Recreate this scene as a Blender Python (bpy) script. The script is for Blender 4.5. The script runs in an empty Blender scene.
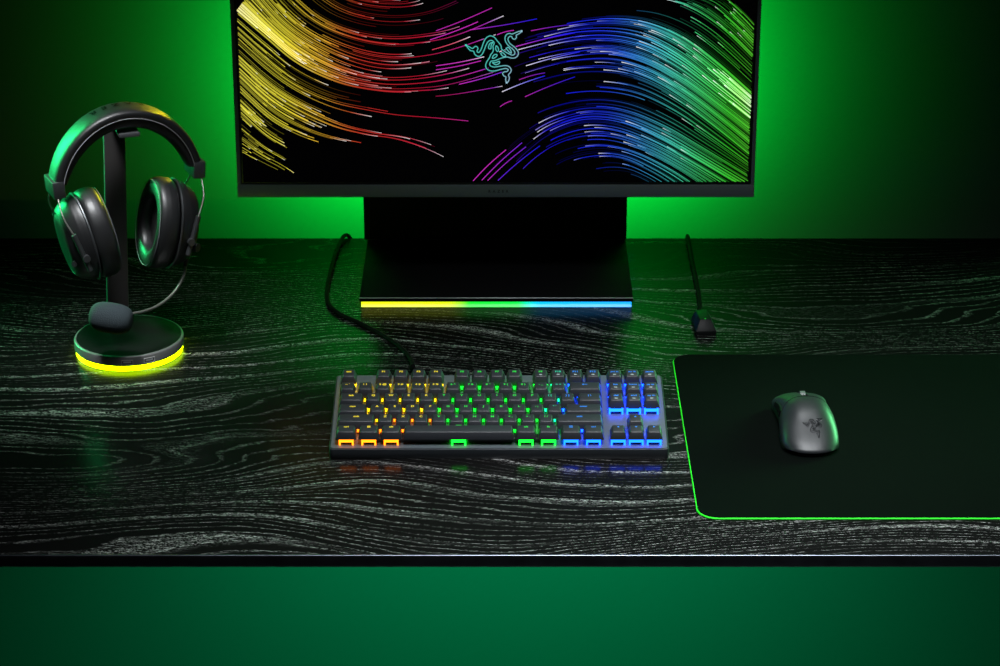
import bpy, bmesh, math, random
from mathutils import Vector, Matrix, Euler
random.seed(7)
R = math.radians
S = bpy.context.scene
C = S.collection

# ------------------------------------------------------------------ camera
F = 2450.0
CAM = Vector((0, 0, 1.138)); PITCH = R(23)
cd = bpy.data.cameras.new('camera'); cam = bpy.data.objects.new('camera', cd); C.objects.link(cam)
cam.location = CAM; cam.rotation_euler = (R(90) - PITCH, 0, 0)
cd.sensor_width = 36; cd.lens = F / 1000 * 36; cd.clip_end = 50; cd.clip_start = .05
S.camera = cam
FW = Vector((0, math.cos(PITCH), -math.sin(PITCH))); UP = Vector((0, math.sin(PITCH), math.cos(PITCH)))
def ray(u, v): return Vector((1, 0, 0)) * ((u - 500) / F) + UP * (-(v - 333) / F) + FW
def at_z(u, v, z=0.0):
    d = ray(u, v); return CAM + d * ((z - CAM.z) / d.z)
def at_y(u, v, y):
    d = ray(u, v); return CAM + d * ((y - CAM.y) / d.y)

# ------------------------------------------------------------------ render look
S.view_settings.view_transform = 'Standard'; S.view_settings.look = 'None'
S.view_settings.gamma = 1; S.view_settings.exposure = 0; S.view_settings.use_curve_mapping = False
try:
    S.cycles.use_denoising = True; S.cycles.denoiser = 'OPENIMAGEDENOISE'
    S.cycles.sample_clamp_indirect = 4; S.cycles.caustics_reflective = False
except Exception: pass
w = bpy.data.worlds.new('dark_room'); S.world = w; w.use_nodes = True
w.node_tree.nodes['Background'].inputs[0].default_value = (.5, .6, .6, 1)
w.node_tree.nodes['Background'].inputs[1].default_value = .006

# ------------------------------------------------------------------ materials
def lin(c):
    return tuple(((x / 255) / 12.92 if x / 255 <= .04045 else ((x / 255 + .055) / 1.055) ** 2.4) for x in c[:3]) + (1,)
def mat(name, col, rough=.5, metal=0, spec=.5, bump=0, bscale=400, var=0, vscale=60, stretch=(1, 1, 1), coat=0):
    m = bpy.data.materials.new(name); m.use_nodes = True
    nt = m.node_tree; b = nt.nodes['Principled BSDF']
    b.inputs['Base Color'].default_value = lin(col); b.inputs['Roughness'].default_value = rough
    b.inputs['Metallic'].default_value = metal; b.inputs['Specular IOR Level'].default_value = spec
    b.inputs['Coat Weight'].default_value = coat
    tc = nt.nodes.new('ShaderNodeTexCoord'); mp = nt.nodes.new('ShaderNodeMapping')
    mp.inputs['Scale'].default_value = stretch; nt.links.new(tc.outputs['Object'], mp.inputs['Vector'])
    if bump:
        n = nt.nodes.new('ShaderNodeTexNoise'); n.inputs['Scale'].default_value = bscale; n.inputs['Detail'].default_value = 3
        bp = nt.nodes.new('ShaderNodeBump'); bp.inputs['Strength'].default_value = bump; bp.inputs['Distance'].default_value = .0006
        nt.links.new(mp.outputs[0], n.inputs['Vector']); nt.links.new(n.outputs[0], bp.inputs['Height']); nt.links.new(bp.outputs[0], b.inputs['Normal'])
    n2 = nt.nodes.new('ShaderNodeTexNoise'); n2.inputs['Scale'].default_value = vscale
    nt.links.new(mp.outputs[0], n2.inputs['Vector'])
    mr = nt.nodes.new('ShaderNodeMapRange'); v = var or .06
    mr.inputs['To Min'].default_value = max(.02, rough - v); mr.inputs['To Max'].default_value = min(1, rough + v)
    nt.links.new(n2.outputs[0], mr.inputs['Value']); nt.links.new(mr.outputs[0], b.inputs['Roughness'])
    return m
def glow(name, col, strength):
    m = bpy.data.materials.new(name); m.use_nodes = True
    nt = m.node_tree; b = nt.nodes['Principled BSDF']
    b.inputs['Base Color'].default_value = (.02, .02, .02, 1)
    b.inputs['Emission Color'].default_value = lin(col); b.inputs['Emission Strength'].default_value = strength
    return m

# ------------------------------------------------------------------ mesh helpers
def link(name, me, m=None, parent=None, loc=(0, 0, 0), rot=(0, 0, 0)):
    o = bpy.data.objects.new(name, me); C.objects.link(o)
    if m is not None and me is not None and not len(me.materials):
        for k in (m if isinstance(m, (list, tuple)) else [m]): me.materials.append(k)
    o.parent = parent; o.location = loc; o.rotation_euler = rot
    return o
def bm_mesh(bm, name='mesh', smooth=True, angle=40):
    bmesh.ops.recalc_face_normals(bm, faces=bm.faces)
    me = bpy.data.meshes.new(name)
    if smooth:
        for f in bm.faces: f.smooth = True
        for e in bm.edges:
            if len(e.link_faces) == 2 and e.calc_face_angle(0) > R(angle): e.smooth = False
    bm.to_mesh(me); bm.free(); return me
def tag(o, label, cat, group=None, kind=None):
    o['label'] = label; o['category'] = cat
    if group: o['group'] = group
    if kind: o['kind'] = kind
    return o
def empty(name, loc, rot=(0, 0, 0)):
    o = bpy.data.objects.new(name, None); C.objects.link(o); o.location = loc; o.rotation_euler = rot
    o.empty_display_size = .02; return o
def add_box(bm, lo, hi, bev=0, seg=2, M=None, mi=0):
    t = bmesh.new(); bmesh.ops.create_cube(t, size=1)
    lo = Vector(lo); hi = Vector(hi); c = (lo + hi) / 2; s = hi - lo
    for v in t.verts: v.co = Vector((v.co.x * s.x, v.co.y * s.y, v.co.z * s.z)) + c
    if bev: bmesh.ops.bevel(t, geom=list(t.edges), offset=bev, segments=seg, profile=.5, affect='EDGES')
    join(bm, t, M, mi)
def join(bm, t, M=None, mi=0):
    mp = {}
    for v in t.verts: mp[v] = bm.verts.new(M @ v.co if M else v.co)
    for f in t.faces:
        try:
            nf = bm.faces.new([mp[v] for v in f.verts]); nf.material_index = mi
        except ValueError: pass
    t.free()
def add_frustum(bm, b, tp, z0, z1, bev=0, seg=2, mi=0, M=None):
    """b, tp = (x0,x1,y0,y1) bottom and top rectangles"""
    t = bmesh.new()
    q = [t.verts.new((x, y, z0)) for x, y in ((b[0], b[2]), (b[1], b[2]), (b[1], b[3]), (b[0], b[3]))]
    p = [t.verts.new((x, y, z1)) for x, y in ((tp[0], tp[2]), (tp[1], tp[2]), (tp[1], tp[3]), (tp[0], tp[3]))]
    t.faces.new(q[::-1]); t.faces.new(p)
    for i in range(4): t.faces.new((q[i], q[(i + 1) % 4], p[(i + 1) % 4], p[i]))
    if bev: bmesh.ops.bevel(t, geom=list(t.edges), offset=bev, segments=seg, profile=.5, affect='EDGES')
    join(bm, t, M, mi)
def crom(pts, n):
    pts = [Vector(p) for p in pts]; out = []
    P = [pts[0] * 2 - pts[1]] + pts + [pts[-1] * 2 - pts[-2]]
    for i in range(1, len(P) - 2):
        for k in range(n):
            t = k / n; a, b, c, d = P[i - 1], P[i], P[i + 1], P[i + 2]
            out.append(.5 * ((2 * b) + (c - a) * t + (2 * a - 5 * b + 4 * c - d) * t * t + (3 * b - a - 3 * c + d) * t ** 3))
    out.append(pts[-1]); return out
def add_rings(bm, rings, closed=True, cap=True, mi=0):
    vs = [[bm.verts.new(p) for p in r] for r in rings]; n = len(rings[0])
    for a, b in zip(vs, vs[1:]):
        for i in range(n if closed else n - 1):
            f = bm.faces.new((a[i], a[(i + 1) % n], b[(i + 1) % n], b[i])); f.material_index = mi
    if cap and closed:
        for r in (vs[0][::-1], vs[-1]):
            f = bm.faces.new(r); f.material_index = mi
def add_tube(bm, path, r, n=12, mi=0, cap=True):
    path = [Vector(p) for p in path]; rings = []
    T = (path[1] - path[0]).normalized(); N = T.orthogonal().normalized()
    for i, p in enumerate(path):
        T2 = (path[min(i + 1, len(path) - 1)] - path[max(i - 1, 0)]).normalized()
        N = (N - T2 * N.dot(T2)).normalized(); B = T2.cross(N)
        rr = r[i] if isinstance(r, (list, tuple)) else r
        rings.append([p + (N * math.cos(2 * math.pi * k / n) + B * math.sin(2 * math.pi * k / n)) * rr for k in range(n)])
    add_rings(bm, rings, True, cap, mi)
def add_lathe(bm, prof, n=64, sx=1, sy=1, M=None, mi=0, cap=True):
    rings = [[Vector((r * math.cos(2 * math.pi * k / n) * sx, r * math.sin(2 * math.pi * k / n) * sy, z)) for k in range(n)] for r, z in prof]
    if M: rings = [[M @ p for p in r] for r in rings]
    add_rings(bm, rings, True, cap, mi)
def shape(name, fn, m, parent=None, angle=40, **k):
    bm = bmesh.new(); fn(bm); return link(name, bm_mesh(bm, name, True, angle), m, parent, **k)
def text_mesh(s, size, extrude=0):
    cu = bpy.data.curves.new('lettering', 'FONT'); cu.body = s; cu.size = size; cu.align_x = 'CENTER'; cu.align_y = 'CENTER'; cu.extrude = extrude; cu.offset = size * .03
    cu.resolution_u = 3
    o = bpy.data.objects.new('lettering', cu); C.objects.link(o)
    dg = bpy.context.evaluated_depsgraph_get(); dg.update()
    me = bpy.data.meshes.new_from_object(o.evaluated_get(dg))
    bpy.data.objects.remove(o); bpy.data.curves.remove(cu)
    me.materials.clear(); return me

# ------------------------------------------------------------------ shared materials
M_black = mat('black_plastic', (22, 23, 24), .42, bump=.1, bscale=900)
M_gloss = mat('gloss_black', (9, 9, 10), .18, spec=.5)
M_satin = mat('satin_black_metal', (20, 21, 22), .36, metal=.3)
M_leather = mat('black_leather', (24, 25, 26), .42, spec=.55, bump=.25, bscale=700)
M_cushion = mat('black_cushion', (13, 14, 14), .55, bump=.25, bscale=900)
M_fabric = mat('ear_fabric', (6, 6, 6), .95, bump=.4, bscale=900)
M_piping = mat('pale_piping', (120, 122, 122), .5)
M_gun = mat('gunmetal', (95, 98, 100), .45, metal=.9, stretch=(1, 1, 12))
M_steel = mat('braided_steel', (105, 106, 100), .38, metal=.6, bump=.5, bscale=900)
M_foam = mat('grey_foam', (46, 54, 57), .95, spec=.1, bump=1.0, bscale=900)
M_cable = mat('black_braided_cable', (10, 11, 11), .7, spec=.04, bump=.6, bscale=1500)
M_plate = mat('brushed_plate', (88, 96, 101), .36, metal=.4, stretch=(2, 90, 90), vscale=8, var=.02)
M_case = mat('case_aluminium', (40, 44, 48), .4, metal=.4)
M_cap = mat('keycap_plastic', (31, 33, 38), .5, bump=.12, bscale=1500)
M_switch = mat('switch_black', (8, 8, 9), .4)
M_bezel = mat('bezel_grey', (84, 94, 94), .5, metal=.2)
M_pad = mat('pad_cloth', (3, 5, 4), .9, spec=.02, bump=.5, bscale=2500)
M_padedge = mat('green_stitching', (18, 205, 14), .7, bump=.5, bscale=1500)
M_ink = mat('dark_ink', (6, 7, 7), .4)
M_white = mat('white_print', (150, 155, 160), .5)

# ------------------------------------------------------------------ room shell
WALL_Y = 3.15; FLOOR = -.76
m_wall = mat('wall_paint', (105, 112, 108), .9, spec=.1, bump=.05, bscale=60)
o = shape('wall_back', lambda b: add_box(b, (-3.2, WALL_Y, FLOOR - .1), (3.2, WALL_Y + .1, 2.4)), m_wall); o['kind'] = 'structure'
m_floor = mat('dark_floor', (60, 62, 60), .7, bump=.1, bscale=30)
o = shape('floor', lambda b: add_box(b, (-3.2, -1.5, FLOOR - .1), (3.2, WALL_Y, FLOOR)), m_floor); o['kind'] = 'structure'

# ------------------------------------------------------------------ desk
def desk_material():
    m = bpy.data.materials.new('black_ash_wood'); m.use_nodes = True; nt = m.node_tree; N = nt.nodes; L = nt.links
    b = N['Principled BSDF']
    tc = N.new('ShaderNodeTexCoord')
    def mapping(sc, off=(0, 0, 0)):
        mp = N.new('ShaderNodeMapping'); mp.inputs['Scale'].default_value = sc; mp.inputs['Location'].default_value = off
        L.new(tc.outputs['Object'], mp.inputs['Vector']); return mp.outputs[0]
    def noise(vec, sc=1, det=2, rough=.5):
        n = N.new('ShaderNodeTexNoise'); n.inputs['Scale'].default_value = sc; n.inputs['Detail'].default_value = det; n.inputs['Roughness'].default_value = rough
        L.new(vec, n.inputs['Vector']); return n.outputs[0]
    def mth(op, a, bb=None, cc=None, clamp=False):
        n = N.new('ShaderNodeMath'); n.operation = op; n.use_clamp = clamp
        for i, x in enumerate((a, bb, cc)):
            if x is None: continue
            if isinstance(x, (int, float)): n.inputs[i].default_value = x
            else: L.new(x, n.inputs[i])
        return n.outputs[0]
    def sm(x, a, c, lo=0, hi=1):
        n = N.new('ShaderNodeMapRange'); n.interpolation_type = 'SMOOTHSTEP'
        n.inputs['From Min'].default_value = a; n.inputs['From Max'].default_value = c
        n.inputs['To Min'].default_value = lo; n.inputs['To Max'].default_value = hi
        L.new(x, n.inputs['Value']); return n.outputs[0]
    sx = N.new('ShaderNodeSeparateXYZ'); L.new(tc.outputs['Object'], sx.inputs[0])
    big = noise(mapping((1.7, 5.0, 1), (3.1, 1.7, 0)), 1, 1.2, .4)
    mid = noise(mapping((5.5, 16, 1), (.3, 7.7, 0)), 1, 2, .5)
    g = mth('ADD', mth('MULTIPLY', sx.outputs[1], 66), mth('ADD', mth('MULTIPLY', big, 26), mth('MULTIPLY', mid, 1.6)))
    ring = mth('FRACT', mth('MULTIPLY', g, .30))
    fine = mth('FRACT', mth('ADD', mth('MULTIPLY', g, 1.55), mth('MULTIPLY', noise(mapping((9, 60, 1), (4, 4, 0)), 1, 2, .5), .8)))
    wide = mth('MULTIPLY', sm(ring, .72, .95), sm(ring, .96, 1.0, 1, 0))
    thinb = mth('MULTIPLY', sm(fine, .68, .90), sm(fine, .92, 1.0, 1, 0))
    pore = noise(mapping((110, 900, 1)), 1, 3, .6)
    pore2 = noise(mapping((420, 1500, 1), (5, 2, 0)), 1, 2, .6)
    fleck = sm(mth('ADD', mth('MULTIPLY', pore, .5), mth('MULTIPLY', pore2, .5)), .49, .62)
    patch = sm(noise(mapping((1.6, 4.5, 1), (8, 3, 0)), 1, 2, .5), .47, .66)
    patch2 = sm(noise(mapping((2.6, 7, 1), (2, 6, 0)), 1, 2, .5), .34, .66)
    grain = mth('MULTIPLY', fleck, mth('ADD', mth('MULTIPLY', wide, mth('ADD', mth('MULTIPLY', patch, .75), .05)), mth('MULTIPLY', thinb, mth('ADD', mth('MULTIPLY', patch2, .50), .07))), clamp=True)
    mx = N.new('ShaderNodeMixRGB'); mx.inputs[1].default_value = lin((10, 10, 10)); mx.inputs[2].default_value = lin((172, 172, 170))
    L.new(grain, mx.inputs[0]); L.new(mx.outputs[0], b.inputs['Base Color'])
    L.new(sm(grain, 0, 1, .33, .7), b.inputs['Roughness'])
    b.inputs['Specular IOR Level'].default_value = 0
    bp = N.new('ShaderNodeBump'); bp.inputs['Strength'].default_value = .22; bp.inputs['Distance'].default_value = .0004
    L.new(mth('MULTIPLY', mth('ADD', grain, mth('MULTIPLY', pore, .3)), -1), bp.inputs['Height']); L.new(bp.outputs[0], b.inputs['Normal'])
    # thin even lacquer sheen over the open-pored wood
    gl = N.new('ShaderNodeBsdfGlossy'); gl.inputs['Roughness'].default_value = .23; gl.inputs['Color'].default_value = (1, 1, 1, 1)
    L.new(bp.outputs[0], gl.inputs['Normal'])
    ms = N.new('ShaderNodeMixShader'); ms.inputs[0].default_value = .034
    L.new(b.outputs[0], ms.inputs[1]); L.new(gl.outputs[0], ms.inputs[2]); L.new(ms.outputs[0], N['Material Output'].inputs['Surface'])
    return m
M_desk = desk_material()
DY0, DY1 = 2.124, 2.999
desk = empty('desk', (0, (DY0 + DY1) / 2, FLOOR))
tag(desk, 'black ash wood desk with a pale open grain and straight front edge', 'desk')
hz = -FLOOR
shape('tabletop', lambda b: add_box(b, (-1.0, -.4375, hz - .013), (1.25, .4375, hz), .0016, 3), M_desk, desk)
shape('front_edging', lambda b: add_box(b, (-1.0, -.4382, hz - .0132), (1.25, -.4350, hz + .0002), .0013, 3), mat('edge_lacquer', (92, 96, 104), .32, metal=1), desk)
for x in (-.93, 1.16):
    shape('leg', lambda b: add_box(b, (x - .03, -.36, 0), (x + .03, .38, hz - .013), .003), M_satin, desk)

# ------------------------------------------------------------------ monitor
MY, MZ, MX = 2.796, .130, -.005
TILT = R(-1.5)
mon = empty('monitor', (MX, 2.93, 0))
tag(mon, 'large black monitor on a wide slab stand showing coloured light streaks', 'monitor')
def mp(p): return Vector(p) - Vector((MX, 2.93, 0))
PM = Matrix.Translation(mp((MX, MY, MZ))) @ Matrix.Rotation(TILT, 4, 'X')     # panel frame: x right, y away, z up from bottom front edge
PW, PH = .3125, .368
def housing(b):
    add_box(b, (-PW, .0015, 0), (PW, .016, PH), .0015, 2, PM)
    add_box(b, (-.24, .016, .05), (.24, .034, .32), .006, 2, PM)
shape('housing', housing, M_satin, mon)
def bezel(b):
    add_box(b, (-PW, -.0006, 0), (PW, .002, .0155), .0005, 2, PM)
    add_box(b, (-PW, -.0002, .0155), (-PW + .0045, .002, PH), .0005, 2, PM)
    add_box(b, (PW - .0045, -.0002, .0155), (PW, .002, PH), .0005, 2, PM)
    add_box(b, (-PW, -.0002, PH - .0045), (PW, .002, PH), .0005, 2, PM)
bez = shape('bezel', bezel, M_bezel, mon)
tm = text_mesh('R  A  Z  E  R', .0046)
for v in tm.vertices: v.co = PM @ Vector((v.co.x + .003, -.0009, v.co.y + .0075))
link('brand_lettering', tm, M_ink, bez)
# screen picture: one mesh, panel plus light streaks, colours in an attribute that the screen emits
PMi = (Matrix.Translation((MX, MY, MZ)) @ Matrix.Rotation(TILT, 4, 'X'))
def to_panel(u, v):
    n = PMi.to_3x3() @ Vector((0, 1, 0)); d = ray(u, v); t = (PMi.translation - CAM).dot(n) / d.dot(n)
    p = PMi.inverted() @ (CAM + d * t); return p.x, p.z
SX0, SX1, SZ0, SZ1 = -PW + .0075, PW - .0075, .0185, PH - .0075
def gradient(stops, x):
    for (a, ca), (b, cb) in zip(stops, stops[1:]):
        if x <= b:
            t = max(0, min(1, (x - a) / (b - a))); return [ca[i] + (cb[i] - ca[i]) * t for i in range(3)]
    return list(stops[-1][1])
sverts, sfaces, scols = [], [], []
def srgb(c, k=1): l = lin(c); return (l[0] * k, l[1] * k, l[2] * k, 1)
layer = [0]
def ribbon(pts, width, cols):
    """pts in panel coords (x,z); clipped to the picture area"""
    layer[0] += 1; off = -.00005 - layer[0] * 2.5e-7
    run = []; n = len(pts)
    for i, (x, z) in enumerate(pts):
        a = Vector(pts[max(0, i - 1)]); b = Vector(pts[min(n - 1, i + 1)]); t = b - a
        if t.length < 1e-9: continue
        nn = Vector((-t.y, t.x)).normalized() * width / 2
        inside = SX0 < x < SX1 and SZ0 + .0003 < z < SZ1
        if inside:
            k = len(sverts)
            sverts.extend([(x + nn.x, off, z + nn.y), (x - nn.x, off, z - nn.y)]); scols.extend([cols[i], cols[i]])
            run.append(k)
            if len(run) > 1: sfaces.append((run[-2], run[-2] + 1, k + 1, k))
        else: run = []
sverts.extend([(SX0, 0, SZ0), (SX1, 0, SZ0), (SX1, 0, SZ1), (SX0, 0, SZ1)]); scols.extend([(0.0004, .0004, .0005, 1)] * 4); sfaces.append((0, 1, 2, 3))
def resample(pts, n=48):
    c = crom([(p[0], p[1], 0) for p in pts], 12); d = [0]
    for a, b in zip(c, c[1:]): d.append(d[-1] + (b - a).length)
    out = []; j = 0
    for k in range(n):
        s = d[-1] * k / (n - 1)
        while j < len(d) - 2 and d[j + 1] < s: j += 1
        t = (s - d[j]) / max(1e-9, d[j + 1] - d[j]); out.append(c[j].lerp(c[j + 1], t))
    return out
def family(keys, origin, scale):
    return [[Vector((p.x / scale + origin[0], p.y / scale + origin[1], 0)) for p in resample(k)] for k in keys]
KA = family([
    [(400, -60), (470, -20), (560, -5), (650, -18), (760, -60)],
    [(380, -30), (460, 2), (560, 16), (650, 10), (760, -30)],
    [(225, -30), (330, 58), (440, 105), (560, 125), (680, 118), (800, 92), (960, 20)],
    [(105, -30), (200, 75), (300, 150), (420, 210), (540, 240), (660, 235), (780, 208), (960, 155)],
    [(55, 35), (150, 115), (260, 205), (400, 270), (540, 297), (660, 297), (780, 282), (960, 230)],
    [(55, 110), (150, 195), (250, 270), (370, 325), (500, 352), (620, 370), (800, 378), (960, 385)],
    [(55, 185), (160, 280), (260, 345), (400, 410), (520, 440), (640, 458), (770, 502), (860, 550)],
    [(55, 280), (170, 385), (270, 440), (360, 470), (440, 488), (520, 520), (600, 575)],
    [(55, 375), (150, 460), (230, 510), (300, 560), (370, 620)],
    [(55, 500), (140, 545), (200, 575), (265, 620)]], (220, 0), 3.331)
KB = family([
    [(720, -60), (800, 0), (850, 45), (900, 100)],
    [(600, -40), (740, 5), (820, 70), (900, 150)],
    [(400, -40), (520, -12), (650, 20), (770, 95), (900, 220)],
    [(60, 125), (150, 97), (270, 72), (400, 58), (520, 70), (640, 118), (760, 205), (900, 330)],
    [(-60, 205), (60, 165), (150, 140), (260, 113), (390, 105), (510, 126), (630, 188), (750, 280), (900, 400)],
    [(-60, 280), (40, 245), (140, 208), (270, 180), (400, 170), (520, 200), (640, 265), (760, 352), (900, 460)],
    [(-20, 330), (60, 290), (150, 258), (280, 225), (420, 225), (540, 262), (660, 335), (770, 420), (900, 530)],
    [(0, 365), (70, 340), (160, 310), (260, 293), (380, 290), (500, 312), (620, 370), (740, 452), (900, 570)],
    [(-20, 560), (40, 500), (110, 440), (210, 385), (330, 358), (450, 370), (580, 422), (700, 490), (900, 610)],
    [(0, 620), (60, 560), (120, 500), (200, 440), (310, 402), (430, 410), (560, 462), (680, 530), (840, 625)],
    [(65, 625), (170, 530), (270, 482), (380, 470), (500, 500), (620, 560), (720, 625)],
    [(140, 625), (240, 552), (340, 522), (440, 526), (540, 570), (630, 625)],
    [(310, 625), (380, 592), (470, 590), (550, 625)]], (490, 0), 3.331)
def at_t(keys, t):
    i = min(int(t), len(keys) - 2); f = t - i
    return [a.lerp(b, f) for a, b in zip(keys[i], keys[i + 1])]
GA = [(238, (243, 236, 78)), (285, (236, 222, 58)), (325, (230, 172, 48)), (360, (205, 55, 40)), (420, (200, 25, 55)), (452, (200, 35, 120)), (480, (190, 45, 190)), (510, (110, 40, 215)), (540, (60, 30, 220))]
GB = [(470, (205, 40, 190)), (500, (175, 45, 205)), (525, (70, 35, 225)), (560, (25, 28, 240)), (605, (35, 60, 235)), (640, (60, 150, 225)), (670, (75, 215, 195)), (700, (70, 222, 120)), (730, (70, 225, 55)), (756, (110, 240, 60))]
def streak(keys, t, s0, s1, grad, k, wid, head, white):
    c = at_t(keys, t); n = 72; pts = []; cols = []
    for i in range(n):
        s = s0 + (s1 - s0) * i / (n - 1); j = s * (len(c) - 1); a = min(int(j), len(c) - 2)
        p = c[a].lerp(c[a + 1], j - a); pts.append(to_panel(p.x, p.y))
        q = i / (n - 1); q = q if head else 1 - q            # q = 1 at the head
        col = gradient(grad, p.x); kk = k * (.65 + .35 * q)
        if q > .86 and k > .3: kk = max(kk, .75); col = [x + (235 - x) * white * (q - .86) / .14 for x in col]
        cols.append(srgb(col, kk))
    ribbon(pts, wid, cols)
rnd = random.Random(11)
PX = 1.2e-3
jobs = []
for (t0, t1, n, lo, hi, kk) in ((0.3, 1, 7, .3, 1, .5), (1, 2, 15, .25, .95, .6), (2, 3, 46, .08, .75, .8), (3, 4, 90, .06, .62, 1), (4, 4.12, 10, .3, .9, .9), (4.3, 5.1, 18, .1, .5, .7),
                               (5.1, 5.9, 12, .15, .6, .6), (5.9, 6.7, 46, .1, .5, .95), (6, 6.25, 10, .6, .97, .8), (6.7, 7.3, 16, .15, .7, .8), (7.3, 8.1, 40, .1, .55, .95), (8.1, 9, 22, .15, .8, .7)):
    for _ in range(n):
        t = rnd.uniform(t0, t1); e = lo + (hi - lo) * rnd.random() ** 1.25
        b = 0 if rnd.random() < .6 else rnd.uniform(0, e * .6)
        jobs.append((rnd.random() ** 1.3 * kk + .05, KA, t, b, e, GA, True))
for (t0, t1, n, lo, hi, kk) in ((0, 1, 30, .0, .7, .9), (1, 2, 42, .1, .8, .9), (2, 3, 24, .2, .8, .6), (3, 4, 66, .05, .72, 1), (4, 5, 70, .08, .72, 1), (5, 6, 46, .1, .7, .9), (6, 7, 30, .12, .75, .8),
                               (7, 8, 26, .15, .8, .7), (8, 9, 46, .02, .75, 1), (9, 10, 40, .02, .8, .9), (10, 11, 26, .05, .8, .9), (11, 12, 10, .05, .7, .7)):
    for _ in range(n):
        t = rnd.uniform(t0, t1); b = lo + (hi - lo) * rnd.random() ** .62
        e = 1 if rnd.random() < .7 else min(1, b + rnd.uniform(.15, .5))
        jobs.append((rnd.random() ** 2.6 * kk + .02, KB, t, b, e, GB, False))
for _ in range(14): jobs.append((1.25, KA, rnd.uniform(3.65, 4.06), 0, rnd.uniform(.08, .32), [(238, (250, 245, 170)), (262, (245, 235, 110)), (330, (235, 190, 60))], True))
for _ in range(16): jobs.append((1.25, KB, rnd.uniform(3.2, 4.4), rnd.uniform(.76, .9), 1, [(700, (110, 240, 150)), (740, (170, 250, 130)), (756, (235, 255, 220))], False))
for t, b, e in ((3.3, .1, .78), (3.45, .3, .86), (3.7, .3, .93), (3.95, .2, .97), (2.6, .4, .95), (2.2, .4, .98), (4.35, .75, .98), (5.2, .2, .88)): jobs.append((.75, KA, t, b, e, GA, True))
KAU = [[p + Vector((0, d, 0)) for p in KA[i]] for i, d in ((2, -48), (3, -100), (4, -135))]
KBU = [[p + Vector((0, d, 0)) for p in KB[i]] for i, d in ((2, -75), (3, -112), (5, -165))]
for _ in range(46): jobs.append((rnd.random() ** 1.4 * .8 + .04, KAU, rnd.uniform(0, 2), 0, rnd.uniform(.1, .9), GA, True))
for _ in range(46): jobs.append((rnd.random() ** 1.8 * .8 + .04, KBU, rnd.uniform(0, 2), rnd.uniform(.1, .8), 1, GB, False))
jobs.sort(key=lambda j: j[0])
for k, fam, t, b, e, g, h in jobs:
    streak(fam, t, b, e, g, min(1.25, k), PX * rnd.uniform(.4, .85), h, rnd.choice((0, .5, 1, 1)))
for (u0, v0, u1, v1, c0, c1, k) in ((430, 40, 478, 22, 1, 1, .9), (436, 31, 492, 8, 1, 1, .7), (432, 50, 470, 37, 0, 2, .9), (436, 66, 484, 57, 1, 2, .9), (436, 70, 481, 61, 1, 1, .8), (459, 84.5, 503, 72, 1, 3, .95), (470, 30, 537, 19, 1, 4, .8),
        (497, 35, 514, 30.5, 1, 1, .8), (515, 47, 575, 33, 1, 4, .9), (518, 50, 580, 36, 2, 4, .8), (502, 92, 545, 76, 2, 4, .9), (525, 97, 575, 77, 1, 4, .7), (526, 66, 580, 52, 2, 4, .9), (531, 31, 580, 24, 1, 4, .7), (519, 80, 545, 73, 1, 3, .6),
        (470, 184.5, 506, 150, 1, 1, .9), (478, 184.5, 522, 143, 1, 3, .9), (484, 184.5, 526, 147, 1, 3, .8), (494, 184.5, 540, 146, 3, 4, .8), (500, 107, 512, 101, 1, 1, .7)):
    pal = [(215, 60, 90), (205, 45, 190), (240, 235, 245), (120, 40, 225), (30, 30, 235)]; n = 24
    P = [to_panel(u0 + (u1 - u0) * i / (n - 1), v0 + (v1 - v0) * i / (n - 1) - (1.6 if v0 > 150 else .8) * math.sin(math.pi * i / (n - 1)) * (1 if u0 > 495 or v0 > 150 else -1)) for i in range(n)]
    ribbon(P, PX * .75, [srgb([pal[c0][j] + (pal[c1][j] - pal[c0][j]) * (i / (n - 1)) ** (3 if c1 == 2 else 1) for j in range(3)], k) for i in range(n)])
# emblem: three intertwined snakes drawn in glowing outline
LOGO = [
    [(45, 226), (62, 252), (88, 278), (120, 286), (130, 312), (152, 333), (182, 338), (210, 315), (232, 270), (250, 222), (272, 186), (298, 172), (325, 182), (334, 205), (322, 232), (326, 270), (318, 296), (298, 322), (284, 355), (260, 392), (246, 430), (256, 466), (292, 488), (342, 490), (400, 475), (452, 465), (480, 476), (468, 496), (440, 500), (422, 516), (436, 542), (456, 552), (454, 580), (460, 612)],
    [(40, 220), (76, 240), (110, 256), (132, 238), (152, 236), (166, 256), (156, 284), (168, 298), (186, 288), (206, 248), (222, 200), (242, 158), (272, 132), (304, 126), (338, 142), (362, 172), (386, 200), (406, 230), (412, 262), (442, 286), (484, 310), (522, 326), (546, 316), (548, 290), (526, 262), (486, 230), (456, 190), (447, 150), (460, 116), (490, 100), (524, 106), (556, 92), (590, 80), (618, 74)],
    [(622, 80), (594, 102), (564, 120), (566, 142), (548, 160), (528, 154), (514, 132), (492, 134), (478, 162), (498, 204), (548, 244), (584, 290), (580, 330), (550, 354), (510, 356), (470, 345), (420, 354), (380, 368), (340, 384), (302, 390), (288, 420), (300, 440), (340, 450), (400, 440), (460, 435), (495, 450), (512, 482), (500, 510), (484, 530), (492, 562), (486, 590), (470, 615)],
    [(355, 226), (374, 246), (380, 280), (364, 286), (350, 260), (355, 226)],
    [(400, 306), (426, 302), (456, 335), (426, 338), (400, 306)],
    [(313, 360), (330, 326), (360, 318), (362, 335), (336, 356), (313, 360)],
    [(275, 240), (290, 205), (322, 192), (304, 218), (300, 258), (280, 258), (275, 240)],
    [(455, 256), (482, 246), (506, 276), (512, 306), (490, 292), (470, 270), (455, 256)],
    [(314, 402), (350, 404), (386, 390), (386, 412), (350, 426), (314, 402)]]
LOGO = [crom([(a, b, 0) for a, b in l], 5) for l in LOGO]
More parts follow.
